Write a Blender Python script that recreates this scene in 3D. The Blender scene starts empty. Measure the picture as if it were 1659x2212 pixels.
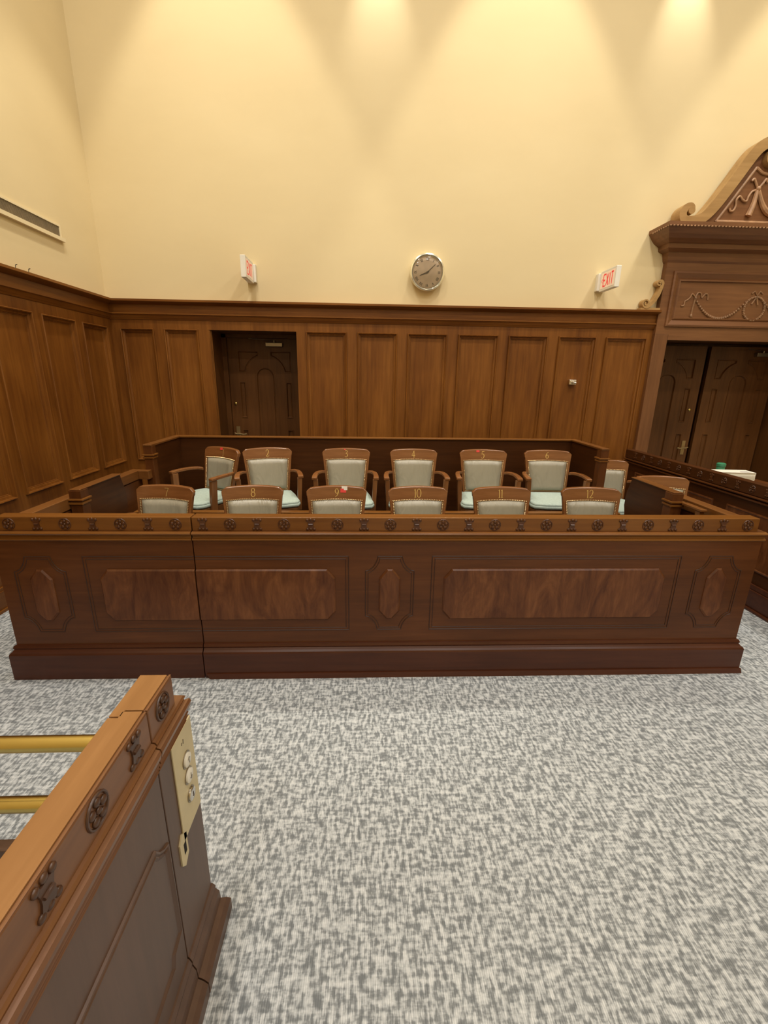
import bpy, bmesh, math, random
from mathutils import Vector, Matrix
random.seed(4)
PI = math.pi
SC = bpy.context.scene
COL = SC.collection

# ------------------------------------------------------------------ camera, world, lights, exposure
PITCH, ROLL, YAW, FPX, EYE = math.radians(16.3916), math.radians(.8698), math.radians(2.4148), 973.16, 1.7
fw = Vector((math.sin(YAW)*math.cos(PITCH), math.cos(YAW)*math.cos(PITCH), -math.sin(PITCH)))
rt = Vector((math.cos(YAW), -math.sin(YAW), 0)); up = rt.cross(fw)
r2 = rt*math.cos(ROLL) + up*math.sin(ROLL); u2 = -rt*math.sin(ROLL) + up*math.cos(ROLL)
cd = bpy.data.cameras.new('camera'); cam = bpy.data.objects.new('camera', cd); COL.objects.link(cam)
m3 = Matrix((r2, u2, -fw)).transposed()
cam.matrix_world = Matrix.Translation((0, 0, EYE)) @ m3.to_4x4()
cd.sensor_fit = 'HORIZONTAL'; cd.sensor_width = 36; cd.lens = FPX/1659*36; cd.clip_start = .02
SC.camera = cam
SC.view_settings.view_transform = 'Standard'; SC.view_settings.look = 'None'
SC.view_settings.gamma = 1; SC.view_settings.exposure = -.34
SC.view_settings.use_curve_mapping = False

w = bpy.data.worlds.new('world'); SC.world = w; w.use_nodes = True
w.node_tree.nodes['Background'].inputs[0].default_value = (1, .9, .76, 1)
w.node_tree.nodes['Background'].inputs[1].default_value = .3

def light(name, kind, loc, energy, color, aim=None, **kw):
    d = bpy.data.lights.new(name, kind); d.energy = energy; d.color = color
    for k, v in kw.items(): setattr(d, k, v)
    o = bpy.data.objects.new(name, d); COL.objects.link(o); o.location = loc
    if aim is not None:
        o.rotation_euler = (Vector(aim)-Vector(loc)).to_track_quat('-Z', 'Y').to_euler()
    return o
CEIL = 7.2
WARM = (1, .92, .76)
for lx in (-1.2, 1.6, 4.6):
    for ly in (-3.0, 0.2, 2.6):
        light('ceiling_lamp', 'AREA', (lx, ly, CEIL-.06), 79, (1, .955, .89), (lx, ly, 0), shape='SQUARE', size=.4)
for lx in (-1.34, 1.47, 4.30):                       # wall washers that make the scallops
    light('wall_washer', 'SPOT', (lx, 4.43, 7.05), 405, WARM, (lx, 4.55, 0), spot_size=math.radians(56), spot_blend=.30, shadow_soft_size=.05)
for lx in (.10, 2.98):                               # small accent spots between them
    light('accent_spot', 'SPOT', (lx, 5.02, 5.75), 70, (1, .96, .88), (lx+.01, 5.27, 4.95), spot_size=math.radians(46), spot_blend=1.0, shadow_soft_size=.03)
for lx in (-1.3, 1.2, 3.6):                          # added fill spots, not known fixtures, further back to lift the lower plaster
    light('plaster_fill_spot', 'SPOT', (lx*1.1, 2.2, 7.1), 125, (1, .94, .82), (lx, 5.25, 2.1), spot_size=math.radians(42), spot_blend=.9, shadow_soft_size=.06)
light('wall_washer_side', 'SPOT', (-1.89, 2.8, 7.05), 230, WARM, (-2.0, 2.8, 0), spot_size=math.radians(60), spot_blend=.4, shadow_soft_size=.05)

# ------------------------------------------------------------------ materials
def new_mat(name):
    m = bpy.data.materials.new(name); m.use_nodes = True
    nt = m.node_tree; return m, nt, nt.nodes['Principled BSDF']
def N(nt, t, **kw):
    n = nt.nodes.new(t)
    for k, v in kw.items(): setattr(n, k, v)
    return n
def ramp(nt, src, stops):
    r = N(nt, 'ShaderNodeValToRGB'); nt.links.new(src, r.inputs[0])
    e = r.color_ramp.elements
    while len(e) < len(stops): e.new(.5)
    for q, (p, c) in zip(e, stops): q.position = p; q.color = tuple(c)+(1,)
    return r.outputs[0]
def mapped(nt, scale, src='Object'):
    t = N(nt, 'ShaderNodeTexCoord'); mp = N(nt, 'ShaderNodeMapping'); mp.inputs['Scale'].default_value = scale
    nt.links.new(t.outputs[src], mp.inputs[0]); return mp.outputs[0]
def noise(nt, vec, scale=1, detail=3, rough=.55, dist=0):
    n = N(nt, 'ShaderNodeTexNoise'); n.inputs['Scale'].default_value = scale; n.inputs['Detail'].default_value = detail
    n.inputs['Roughness'].default_value = rough; n.inputs['Distortion'].default_value = dist
    nt.links.new(vec, n.inputs['Vector']); return n.outputs['Fac']
def math_(nt, op, a, b=None):
    n = N(nt, 'ShaderNodeMath', operation=op)
    for i, v in enumerate((a, b)):
        if v is None: continue
        if isinstance(v, (int, float)): n.inputs[i].default_value = v
        else: nt.links.new(v, n.inputs[i])
    return n.outputs[0]
def bump(nt, b, h, strength, dist=.002):
    n = N(nt, 'ShaderNodeBump'); n.inputs['Strength'].default_value = strength; n.inputs['Distance'].default_value = dist
    nt.links.new(h, n.inputs['Height']); nt.links.new(n.outputs[0], b.inputs['Normal'])

def wood(name, dark, mid, lite, grain='z', rough=.36, figure=1.0, spec=.5, s=1.0):
    m, nt, b = new_mat(name)
    a, c = 2.2*s, 34*s
    sc = {'z': (c, c, a), 'x': (a, c, c), 'y': (c, a, c)}[grain]
    f1 = noise(nt, mapped(nt, sc), 1, 5, .6, .3)
    lo = {'z': (3.2, 3.2, .8), 'x': (.8, 3.2, 3.2), 'y': (3.2, .8, 3.2)}[grain]
    f2 = noise(nt, mapped(nt, lo), 1, 3, .5, .6*figure)
    f = math_(nt, 'ADD', math_(nt, 'MULTIPLY', f1, .5), math_(nt, 'MULTIPLY', f2, .5))
    nt.links.new(ramp(nt, f, [(.33, dark), (.5, mid), (.67, lite)]), b.inputs['Base Color'])
    b.inputs['Roughness'].default_value = rough; b.inputs['Specular IOR Level'].default_value = spec
    bump(nt, b, f1, .12, .001)
    return m
def burl(name, dark, mid, lite):
    m, nt, b = new_mat(name)
    f1 = noise(nt, mapped(nt, (9, 9, 3.2)), 1, 5, .62, 1.6)
    f2 = noise(nt, mapped(nt, (60, 60, 8)), 1, 3, .6, .4)
    f = math_(nt, 'ADD', math_(nt, 'MULTIPLY', f1, .72), math_(nt, 'MULTIPLY', f2, .28))
    nt.links.new(ramp(nt, f, [(.34, dark), (.52, mid), (.70, lite)]), b.inputs['Base Color'])
    b.inputs['Roughness'].default_value = .34; b.inputs['Specular IOR Level'].default_value = .35
    return m
def plain(name, color, rough=.5, metal=0, spec=.5, var=.0, emit=0):
    m, nt, b = new_mat(name)
    f = noise(nt, mapped(nt, (14, 14, 14)), 1, 3)
    c0 = tuple(max(0, v*(1-.5*var-.02)) for v in color); c1 = tuple(min(1, v*(1+.5*var+.02)) for v in color)
    nt.links.new(ramp(nt, f, [(.3, c0), (.7, c1)]), b.inputs['Base Color'])
    b.inputs['Roughness'].default_value = rough; b.inputs['Metallic'].default_value = metal
    b.inputs['Specular IOR Level'].default_value = spec
    if emit:
        b.inputs['Emission Color'].default_value = tuple(color)+(1,); b.inputs['Emission Strength'].default_value = emit
    return m

WK = ((.120, .037, .0052), (.185, .064, .0092), (.255, .095, .0155))           # wainscot oak
M = {}
M['wain'] = wood('wainscot_wood', *WK, 'z', .42, spec=.3)
M['wainx'] = wood('wainscot_wood_horizontal', *WK, 'x', .42, spec=.3)
M['wainy'] = wood('wainscot_wood_side_rail', *WK, 'y', .42, spec=.3)
M['door'] = wood('door_wood', (.070, .025, .0055), (.102, .038, .009), (.135, .052, .0135), 'z', .42, spec=.3)
BK = ((.072, .0225, .0055), (.102, .033, .0080), (.138, .047, .0125))
M['box'] = wood('jury_box_wood', *BK, 'x', .36, spec=.32)
M['boxz'] = wood('jury_box_wood_upright', *BK, 'z', .36, spec=.32)
M['boxy'] = wood('jury_box_wood_side', *BK, 'y', .36, spec=.32)
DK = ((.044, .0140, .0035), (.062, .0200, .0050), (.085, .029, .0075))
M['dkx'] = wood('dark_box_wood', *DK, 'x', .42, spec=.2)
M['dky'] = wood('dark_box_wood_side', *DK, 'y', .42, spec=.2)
M['base'] = wood('plinth_wood', (.055, .016, .0065), (.074, .022, .009), (.095, .030, .0125), 'x', .34, spec=.35)
M['cap'] = wood('cap_wood', (.140, .050, .0085), (.185, .070, .0125), (.235, .095, .019), 'x', .30, spec=.38)
M['capy'] = wood('cap_wood_side', (.125, .045, .010), (.165, .063, .015), (.21, .085, .022), 'y', .30)
M['carve'] = plain('carved_wood', (.085, .030, .010), .28, var=.3)
M['carvedark'] = plain('dark_carving', (.075, .034, .018), .36, var=.3)
M['inlay'] = plain('dark_inlay', (.045, .015, .005), .4, var=.3)
M['burl'] = burl('burl_veneer', (.075, .022, .006), (.135, .046, .014), (.21, .082, .028))
M['chair'] = wood('chair_wood', (.155, .056, .016), (.215, .083, .025), (.28, .118, .038), 'x', .25, s=.8)
M['chairz'] = wood('chair_wood_upright', (.145, .055, .017), (.205, .083, .027), (.27, .12, .042), 'z', .3, s=.8)
M['port'] = wood('portal_wood', (.130, .049, .015), (.175, .070, .023), (.225, .095, .033), 'x', .45)
M['portz'] = wood('portal_wood_upright', (.130, .049, .015), (.175, .070, .023), (.225, .095, .033), 'z', .45)
M['gilt'] = wood('pale_carved_wood', (.30, .17, .055), (.40, .235, .085), (.48, .30, .12), 'x', .45, s=.6)
M['relief'] = plain('relief_wood', (.40, .225, .115), .42, var=.4)
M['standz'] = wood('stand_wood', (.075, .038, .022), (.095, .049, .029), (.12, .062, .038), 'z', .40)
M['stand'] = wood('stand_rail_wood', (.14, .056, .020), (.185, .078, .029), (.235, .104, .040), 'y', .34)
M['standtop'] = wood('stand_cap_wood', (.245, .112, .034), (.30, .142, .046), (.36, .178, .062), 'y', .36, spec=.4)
M['relief2'] = plain('garland_wood', (.26, .135, .06), .42, var=.4)
M['dark'] = plain('dark_gap', (.006, .004, .003), .9)
M['white'] = plain('white_enamel', (.80, .76, .66), .4)
M['cream'] = plain('cream_frame', (.78, .66, .42), .5)
M['grille'] = plain('grille_metal', (.20, .15, .085), .5, var=.2)
M['gold'] = plain('gold_leaf', (.80, .58, .20), .35, metal=.55)
M['brass'] = plain('polished_brass', (.62, .48, .16), .27, metal=1)
M['brassp'] = plain('brushed_brass', (.66, .56, .34), .48, metal=.35, var=.05)
M['shadebrass'] = plain('shaded_brass', (.34, .24, .11), .4, metal=.7)  # doorway shade on the handles is put into this duller brass colour
M['nail'] = plain('brass_nail', (.62, .46, .24), .3, metal=.8)
M['chrome'] = plain('chrome', (.75, .72, .66), .2, metal=1)
M['steel'] = plain('dull_metal', (.32, .27, .20), .35, metal=.9)
M['bezel'] = plain('polished_bezel', (.95, .90, .70), .18, metal=.75)
M['dial'] = plain('clock_dial', (.80, .62, .44), .6, var=.12)
M['ink'] = plain('dark_ink', (.045, .025, .012), .5)
M['red'] = plain('red_sign_paint', (.75, .05, .05), .5, emit=.35)
M['signface'] = plain('sign_face', (.86, .66, .50), .5, emit=.25)
M['tag'] = plain('red_sticker', (.75, .06, .05), .5)
M['tagw'] = plain('white_sticker', (.8, .76, .68), .5)
M['button'] = plain('button_white', (.78, .74, .64), .3)
M['paper'] = plain('paper', (.85, .84, .74), .7)
M['papery'] = plain('printed_paper', (.55, .50, .50), .7, var=.5)
M['green'] = plain('green_plastic', (.05, .25, .13), .3)
M['black'] = plain('black_metal', (.02, .018, .016), .4)

def mk_leather():
    m, nt, b = new_mat('grey_leather')
    f = noise(nt, mapped(nt, (7, 7, 4)), 1, 3, .5, .8)
    nt.links.new(ramp(nt, f, [(.3, (.27, .245, .18)), (.7, (.33, .30, .228))]), b.inputs['Base Color'])
    b.inputs['Roughness'].default_value = .34
    g = noise(nt, mapped(nt, (15, 10, 4)), 1, 3, .5, 1.2)
    bump(nt, b, g, .38, .016)
    return m
M['leather'] = mk_leather()
def mk_fabric():
    m, nt, b = new_mat('mint_seat_fabric')
    f = noise(nt, mapped(nt, (60, 60, 60)), 1, 3)
    nt.links.new(ramp(nt, f, [(.3, (.36, .45, .40)), (.7, (.46, .55, .49))]), b.inputs['Base Color'])
    b.inputs['Roughness'].default_value = .75; return m
M['fabric'] = mk_fabric()
def mk_plaster():
    m, nt, b = new_mat('cream_plaster')
    f = noise(nt, mapped(nt, (.9, .9, 2.2)), 1, 4)
    nt.links.new(ramp(nt, f, [(.3, (.72, .59, .345)), (.7, (.75, .62, .37))]), b.inputs['Base Color'])
    b.inputs['Roughness'].default_value = .75; b.inputs['Specular IOR Level'].default_value = .2
    g = noise(nt, mapped(nt, (90, 90, 90)), 1, 2); bump(nt, b, g, .15, .001); return m
M['plaster'] = mk_plaster()
def mk_ceiling():
    m, nt, b = new_mat('ceiling_paint')
    f = noise(nt, mapped(nt, (1, 1, 1)))
    nt.links.new(ramp(nt, f, [(.3, (.48, .43, .35)), (.7, (.52, .47, .38))]), b.inputs['Base Color'])
    b.inputs['Roughness'].default_value = .8; return m
M['ceil'] = mk_ceiling()
def mk_carpet():
    m, nt, b = new_mat('heather_carpet')
    a = noise(nt, mapped(nt, (74, 22, 1)), 1, 2, .5, .1)
    c = noise(nt, mapped(nt, (27, 70, 1)), 1, 2, .5, .1)
    fine = noise(nt, mapped(nt, (330, 60, 1)), 1, 2)
    f = math_(nt, 'ADD', math_(nt, 'MULTIPLY', a, .50), math_(nt, 'MULTIPLY', c, .36))
    f = math_(nt, 'ADD', f, math_(nt, 'MULTIPLY', fine, .17))
    col = ramp(nt, f, [(.41, (.19, .205, .215)), (.475, (.265, .283, .293)), (.545, (.49, .515, .528)), (.63, (.65, .672, .678))])
    wv = N(nt, 'ShaderNodeTexWave', wave_type='BANDS', bands_direction='X'); wv.inputs['Scale'].default_value = 48
    nt.links.new(mapped(nt, (1, 1, 1)), wv.inputs['Vector'])
    k = math_(nt, 'ADD', math_(nt, 'MULTIPLY', wv.outputs['Fac'], .2), .84)
    mx = N(nt, 'ShaderNodeMix', data_type='RGBA', blend_type='MULTIPLY'); mx.inputs[0].default_value = 1
    nt.links.new(col, mx.inputs[6]); nt.links.new(k, mx.inputs[7])
    nt.links.new(mx.outputs[2], b.inputs['Base Color'])
    b.inputs['Roughness'].default_value = .95; b.inputs['Specular IOR Level'].default_value = .1
    bump(nt, b, f, .3, .004)
    return m
M['carpet'] = mk_carpet()
def mk_glass():
    m = bpy.data.materials.new('thin_clock_glass'); m.use_nodes = True; nt = m.node_tree; nt.nodes.clear()
    o = N(nt, 'ShaderNodeOutputMaterial'); t = N(nt, 'ShaderNodeBsdfTransparent'); g = N(nt, 'ShaderNodeBsdfGlossy')
    g.inputs['Roughness'].default_value = .03
    fr = N(nt, 'ShaderNodeFresnel'); fr.inputs[0].default_value = 1.5; mx = N(nt, 'ShaderNodeMixShader')
    nt.links.new(fr.outputs[0], mx.inputs[0]); nt.links.new(t.outputs[0], mx.inputs[1]); nt.links.new(g.outputs[0], mx.inputs[2])
    nt.links.new(mx.outputs[0], o.inputs[0]); return m
M['glass'] = mk_glass()

# ------------------------------------------------------------------ mesh helpers
class MB:
    def __init__(s): s.b = bmesh.new()
    def face(s, pts):
        try: return s.b.faces.new([s.b.verts.new(p) for p in pts])
        except ValueError: return None
    def box(s, x0, x1, y0, y1, z0, z1):
        return s.hexa([(x0,y0,z0),(x1,y0,z0),(x1,y1,z0),(x0,y1,z0)], [(x0,y0,z1),(x1,y0,z1),(x1,y1,z1),(x0,y1,z1)])
    def hexa(s, lo, hi):
        n = len(lo); a = [s.b.verts.new(p) for p in lo]; c = [s.b.verts.new(p) for p in hi]
        s.b.faces.new(a[::-1]); s.b.faces.new(c)
        for i in range(n): s.b.faces.new((a[i], a[(i+1)%n], c[(i+1)%n], c[i]))
        return s
    def prism(s, poly, f0, f1):          # poly 2D, f0/f1 map (u,v)->xyz for each end
        return s.hexa([f0(*p) for p in poly], [f1(*p) for p in poly])
    def tube(s, pts, r, n=8, caps=True):
        pts = [Vector(p) for p in pts]; rs = r if isinstance(r, (list, tuple)) else [r]*len(pts); rings = []
        ref = None
        for i, p in enumerate(pts):
            t = (pts[min(i+1, len(pts)-1)]-pts[max(i-1, 0)]).normalized()
            if ref is None: ref = t.orthogonal().normalized()
            ref = (ref - t*ref.dot(t))
            ref = ref.normalized() if ref.length > 1e-6 else t.orthogonal().normalized()
            q = t.cross(ref)
            rings.append([s.b.verts.new(p+(ref*math.cos(2*PI*k/n)+q*math.sin(2*PI*k/n))*rs[i]) for k in range(n)])
        for a, c in zip(rings, rings[1:]):
            for k in range(n): s.b.faces.new((a[k], a[(k+1)%n], c[(k+1)%n], c[k]))
        if caps: s.b.faces.new(rings[0][::-1]); s.b.faces.new(rings[-1])
        return s
    def ball(s, c, r, sub=1, scale=(1,1,1)):
        res = bmesh.ops.create_icosphere(s.b, subdivisions=sub, radius=1)
        for v in res['verts']: v.co = Vector((c[0]+v.co.x*r*scale[0], c[1]+v.co.y*r*scale[1], c[2]+v.co.z*r*scale[2]))
        return s
    def lathe(s, prof, mapf, n=32, closed=False):  # prof: (r, h); mapf(x, y, h)
        rings = [[s.b.verts.new(mapf(r*math.cos(2*PI*k/n), r*math.sin(2*PI*k/n), h)) for k in range(n)] for r, h in prof]
        for a, c in zip(rings, rings[1:]):
            for k in range(n): s.b.faces.new((a[k], a[(k+1)%n], c[(k+1)%n], c[k]))
        if not closed:
            s.b.faces.new(rings[0][::-1]); s.b.faces.new(rings[-1])
        else:
            for k in range(n): s.b.faces.new((rings[-1][k], rings[-1][(k+1)%n], rings[0][(k+1)%n], rings[0][k]))
        return s
    def rings(s, loops, fill_first=False, fill_last=True, closed=True):
        L = [[s.b.verts.new(p) for p in lp] for lp in loops]; n = len(L[0])
        for a, c in zip(L, L[1:]):
            for k in range(n if closed else n-1):
                s.b.faces.new((a[k], a[(k+1)%n], c[(k+1)%n], c[k]))
        if fill_last: s.b.faces.new(L[-1])
        if fill_first: s.b.faces.new(L[0][::-1])
        return s
    def grid(s, f, nu, nv):              # f(i/nu, j/nv) -> xyz
        V = [[s.b.verts.new(f(i/nu, j/nv)) for i in range(nu+1)] for j in range(nv+1)]
        for j in range(nv):
            for i in range(nu): s.b.faces.new((V[j][i], V[j][i+1], V[j+1][i+1], V[j+1][i]))
        return s
    def holed(s, outer, holes, mapf, w):  # flat face with holes at height w
        es = []
        for lp in [outer]+holes:
            vs = [s.b.verts.new(mapf(u, v, w)) for u, v in lp]
            es += [s.b.edges.new((vs[i], vs[(i+1)%len(vs)])) for i in range(len(vs))]
        bmesh.ops.triangle_fill(s.b, use_beauty=True, use_dissolve=False, edges=es)
        return s
    def strip(s, pts, mapf, w, th=.0008):   # variable width stroke [(u,v,half)], mapped
        L, R = [], []
        for i, (u, v, h) in enumerate(pts):
            a = pts[max(i-1, 0)]; c = pts[min(i+1, len(pts)-1)]
            d = Vector((c[0]-a[0], c[1]-a[1])); d = d.normalized() if d.length > 1e-9 else Vector((1, 0))
            L.append((u-d.y*h, v+d.x*h)); R.append((u+d.y*h, v-d.x*h))
        for i in range(len(pts)-1):
            q = [L[i], R[i], R[i+1], L[i+1]]
            s.hexa([mapf(*p, w) for p in q], [mapf(*p, w+th) for p in q])
        return s
    def band(s, pts, half, f0, f1):          # closed thick ribbon along 2D centreline, extruded f0->f1
        L, R = [], []
        for i, (u, v) in enumerate(pts):
            a = pts[max(i-1, 0)]; c = pts[min(i+1, len(pts)-1)]
            d = Vector((c[0]-a[0], c[1]-a[1])).normalized(); h = half[i] if isinstance(half, (list, tuple)) else half
            L.append((u-d.y*h, v+d.x*h)); R.append((u+d.y*h, v-d.x*h))
        rings_ = [[f0(*L[i]), f0(*R[i]), f1(*R[i]), f1(*L[i])] for i in range(len(pts))]
        V = [[s.b.verts.new(p) for p in r] for r in rings_]
        for a, c in zip(V, V[1:]):
            for k in range(4): s.b.faces.new((a[k], a[(k+1)%4], c[(k+1)%4], c[k]))
        s.b.faces.new(V[0][::-1]); s.b.faces.new(V[-1])
        return s

def wloc(o):
    v = Vector((0, 0, 0))
    while o is not None: v += o.location; o = o.parent
    return v
def obj(name, mb, mat, parent=None, world=True, smooth=False, bevel=0, seg=2, angle=40, label=None, kind=None):
    b = mb.b
    if parent is not None and world: bmesh.ops.translate(b, verts=b.verts, vec=-wloc(parent))
    bmesh.ops.remove_doubles(b, verts=b.verts, dist=1e-6) if smooth else None
    bmesh.ops.recalc_face_normals(b, faces=b.faces)
    me = bpy.data.meshes.new(name); b.to_mesh(me); b.free()
    mats = mat if isinstance(mat, (list, tuple)) else [mat]
    for q in mats: me.materials.append(M[q])
    if smooth:
        for p in me.polygons: p.use_smooth = True
        try: me.set_sharp_from_angle(angle=math.radians(angle))
        except Exception: pass
    o = bpy.data.objects.new(name, me); COL.objects.link(o)
    if parent is not None: o.parent = parent
    if bevel:
        md = o.modifiers.new('bevel', 'BEVEL'); md.width = bevel; md.segments = seg; md.limit_method = 'ANGLE'; md.angle_limit = math.radians(35)
    if label: o['label'] = label
    if kind: o['kind'] = kind
    return o
def tag(o, label=None, cat=None, group=None, kind=None):
    for k, v in (('label', label), ('category', cat), ('group', group), ('kind', kind)):
        if v: o[k] = v
    return o
def thing(name, label, cat, loc=(0,0,0), rz=0, group=None, kind=None):
    o = bpy.data.objects.new(name, None); COL.objects.link(o); o.empty_display_size = .1
    o.location = loc; o.rotation_euler = (0, 0, rz)
    return tag(o, label, cat, group, kind)
def struct(name, mb, mat, parent=None, **kw):
    o = obj(name, mb, mat, parent, **kw)
    if parent is None: o['kind'] = 'structure'
    return o

def inset(poly, d):                      # mitred inward offset of a CCW polygon
    n = len(poly); out = []
    for i in range(n):
        p0, p1, p2 = Vector(poly[i-1]), Vector(poly[i]), Vector(poly[(i+1)%n])
        a = (p1-p0).normalized(); c = (p2-p1).normalized()
        na = Vector((-a.y, a.x)); nc = Vector((-c.y, c.x)); bis = na+nc
        k = max(.25, 1+na.dot(nc)); out.append(tuple(p1 + bis*(d/k)))
    return out
def rect(u0, u1, v0, v1): return [(u0, v0), (u1, v0), (u1, v1), (u0, v1)]
def ringmold(mb, poly, prof, mapf, fill=True):   # prof [(inset, height)]
    mb.rings([[mapf(u, v, w_) for u, v in inset(poly, d)] for d, w_ in prof], fill_last=fill)
def beadline(mb, poly, mapf, w0, r=.003, closed=True):
    pts = poly + ([poly[0]] if closed else [])
    for a, c in zip(pts, pts[1:]):
        mb.tube([mapf(*a, w0), mapf(*c, w0)], r, 6)

YB, XL, YF = 5.25, -2.71, 2.34
back = lambda u, v, w_=0: (u, YB-w_, v)
left = lambda u, v, w_=0: (XL+w_, u, v)

# ------------------------------------------------------------------ room shell
XR, YN = 7.4, -5.0
struct('floor', MB().box(XL-.15, XR+.15, YN-.15, 6.3, -.1, 0), 'carpet')
struct('ceiling', MB().box(XL-.15, XR+.15, YN-.15, 6.3, CEIL, CEIL+.1), 'ceil')
wb = MB()
DX0, DX1, DZ = -1.69, -.757, 2.182
PX0, PX1, PZ, PXC = 3.33, 5.15, 2.165, 4.24
wb.box(XL-.15, DX0-.04, YB+.02, YB+.2, 0, 2.45); wb.box(DX1+.04, PX0-.06, YB+.02, YB+.2, 0, 2.45); wb.box(PX1+.06, XR+.15, YB+.02, YB+.2, 0, 2.45)
wb.box(DX0-.04, DX1+.04, YB+.02, YB+.2, DZ+.04, 2.45); wb.box(PX0-.06, PX1+.06, YB+.02, YB+.2, PZ+.06, 2.45)
wb.box(XL-.15, XR+.15, YB+.02, YB+.2, 2.45, CEIL)
struct('wall_back', wb, 'plaster')
struct('wall_left', MB().box(XL-.15, XL-.02, YN-.15, YB+.2, 0, CEIL), 'plaster')
struct('wall_right', MB().box(XR, XR+.15, YN-.15, YB+.2, 0, CEIL), 'plaster')
struct('wall_front', MB().box(XL-.15, XR+.15, YN-.15, YN, 0, CEIL), 'plaster')

# wainscot: recessed panels with stepped frames, then the cornice
PROF = [(0, 0), (.001, .018), (.006, .024), (.013, .021), (.016, .002), (.021, .000), (.034, -.004), (.036, -.012), (.042, -.012), (.044, -.0175)]
ZP0, ZP1 = .775, 2.184
PB = [(-2.61, -2.261), (-2.156, -1.799), (-.652, -.213), (-.099, .338), (.447, .886), (1.005, 1.451), (1.564, 2.005), (2.124, 2.55), (2.658, 3.12)]
t1 = tag(bpy.data.objects.new('trim_1', None), kind='structure'); COL.objects.link(t1)
t1['label'] = 'dark oak wainscot with tall panels along the back wall'
mb = MB()
holes = [rect(a, c, ZP0, ZP1) for a, c in PB]
mb.holed([(XL, 0), (DX0, 0), (DX0, DZ), (DX1, DZ), (DX1, 0), (3.20, 0), (3.20, 2.30), (XL, 2.30)], holes, back, 0)
obj('panel_frame', mb, 'wain', t1)
for a, c in PB:
    mb = MB(); ringmold(mb, rect(a, c, ZP0, ZP1), PROF, back); obj('wall_panel', mb, 'wain', t1)
def cornice(prof, path):                  # path: list of (mapf) stations
    mb = MB(); mb.rings([[f(p, z) for p, z in prof] for f in path], fill_first=True, fill_last=True); return mb
CP = [(-.02, 2.272), (.006, 2.272), (.014, 2.285), (.020, 2.292), (.032, 2.315), (.046, 2.322), (.046, 2.333), (.018, 2.338), (.018, 2.415), (.03, 2.419), (.05, 2.428), (.075, 2.436), (.085, 2.442), (.085, 2.462), (.02, 2.464), (-.02, 2.464)]
mb = cornice(CP, [lambda p, z: (XL+p, YB-p, z), lambda p, z: (3.19, YB-p, z)])
obj('cornice', mb, 'wainx', t1)
mb = MB(); mb.box(XL, DX0, YB-.02, YB, 0, .16); mb.box(DX1, 3.17, YB-.02, YB, 0, .16)
mb.box(XL, DX0, YB-.012, YB, .16, .18); mb.box(DX1, 3.17, YB-.012, YB, .16, .18); obj('skirting', mb, 'wainx', t1)
t2 = tag(bpy.data.objects.new('trim_2', None), kind='structure'); COL.objects.link(t2)
t2['label'] = 'dark oak wainscot with tall panels along the left wall'
PL = [(1.33, 1.79), (1.90, 2.36), (2.47, 2.93), (3.03, 3.485), (3.59, 4.042), (4.146, 4.604), (4.707, 5.14)]
mb = MB(); mb.holed([(0, 0), (YB, 0), (YB, 2.30), (0, 2.30)], [rect(a, c, ZP0, ZP1) for a, c in PL], left, 0)
obj('panel_frame', mb, 'wain', t2)
for a, c in PL:
    mb = MB(); ringmold(mb, rect(a, c, ZP0, ZP1), PROF, left); obj('wall_panel', mb, 'wain', t2)
obj('cornice', cornice(CP, [lambda p, z: (XL+p, 0, z), lambda p, z: (XL+p, YB-p, z)]), 'wainy', t2)
mb = MB(); mb.box(XL, XL+.022, 0, YB, 0, .15); mb.box(XL, XL+.014, 0, YB, .15, .175); mb.box(XL, XL+.035, 0, YB, 0, .02); obj('skirting', mb, 'wainy', t2)

# two nails left on top of the left cornice
for y in (3.93, 4.07):
    mb = MB(); mb.tube([(XL+.03, y, 2.463), (XL+.032, y+.006, 2.50)], .0022, 6); mb.tube([(XL+.032, y+.006, 2.498), (XL+.045, y+.006, 2.502)], .003, 6)
    tag(obj('bent_nail', mb, 'black'), 'thin dark bent nail standing on the left wall cornice, '+('left of the two' if y < 4 else 'right of the two'), 'nail', 'nails on the left cornice')

# ------------------------------------------------------------------ doors
def arcpts(cx, cz, r, a0, a1, n): return [(cx+r*math.cos(a0+(a1-a0)*i/n), cz+r*math.sin(a0+(a1-a0)*i/n)) for i in range(n+1)]
def door_leaf(name, cx, y, hw, ztop, k=1.0, parent=None):
    f = lambda u, v, w_=0: (cx+u, y-w_, v)
    H = []
    H.append([(-.108*k, .3), (.108*k, .3)] + arcpts(0, 1.707, .108*k, 0, PI, 14))
    sp = [(.312*k, 1.76), (.312*k, 2.0), (.07*k, 2.0)] + arcpts(0, 1.72, .235*k, math.radians(73), math.radians(10), 9)
    H.append(sp); H.append([(-u, v) for u, v in sp][::-1])
    for sgn in (-1, 1):
        for z0, z1 in ((1.225, 1.648), (.3, 1.08)):
            a, c = sorted((sgn*.24*k, sgn*.312*k)); H.append(rect(a, c, z0, z1))
    ccw = []
    for h in H:
        A = sum(h[i-1][0]*h[i][1]-h[i][0]*h[i-1][1] for i in range(len(h))); ccw.append(h if A > 0 else h[::-1])
    mb = MB(); mb.holed(rect(-hw, hw, .01, ztop), ccw, f, 0)
    o = rect(-hw, hw, .01, ztop); mb.rings([[f(u, v, 0) for u, v in o], [f(u, v, -.045) for u, v in o]], fill_last=True)
    d = struct(name, mb, 'door', parent)
    for h in ccw:
        p = MB(); ringmold(p, h, [(0, 0), (.002, .006), (.008, .006), (.014, -.006), (.018, -.012)], f)
        obj('door_panel', p, 'door', d)
    return d
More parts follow.
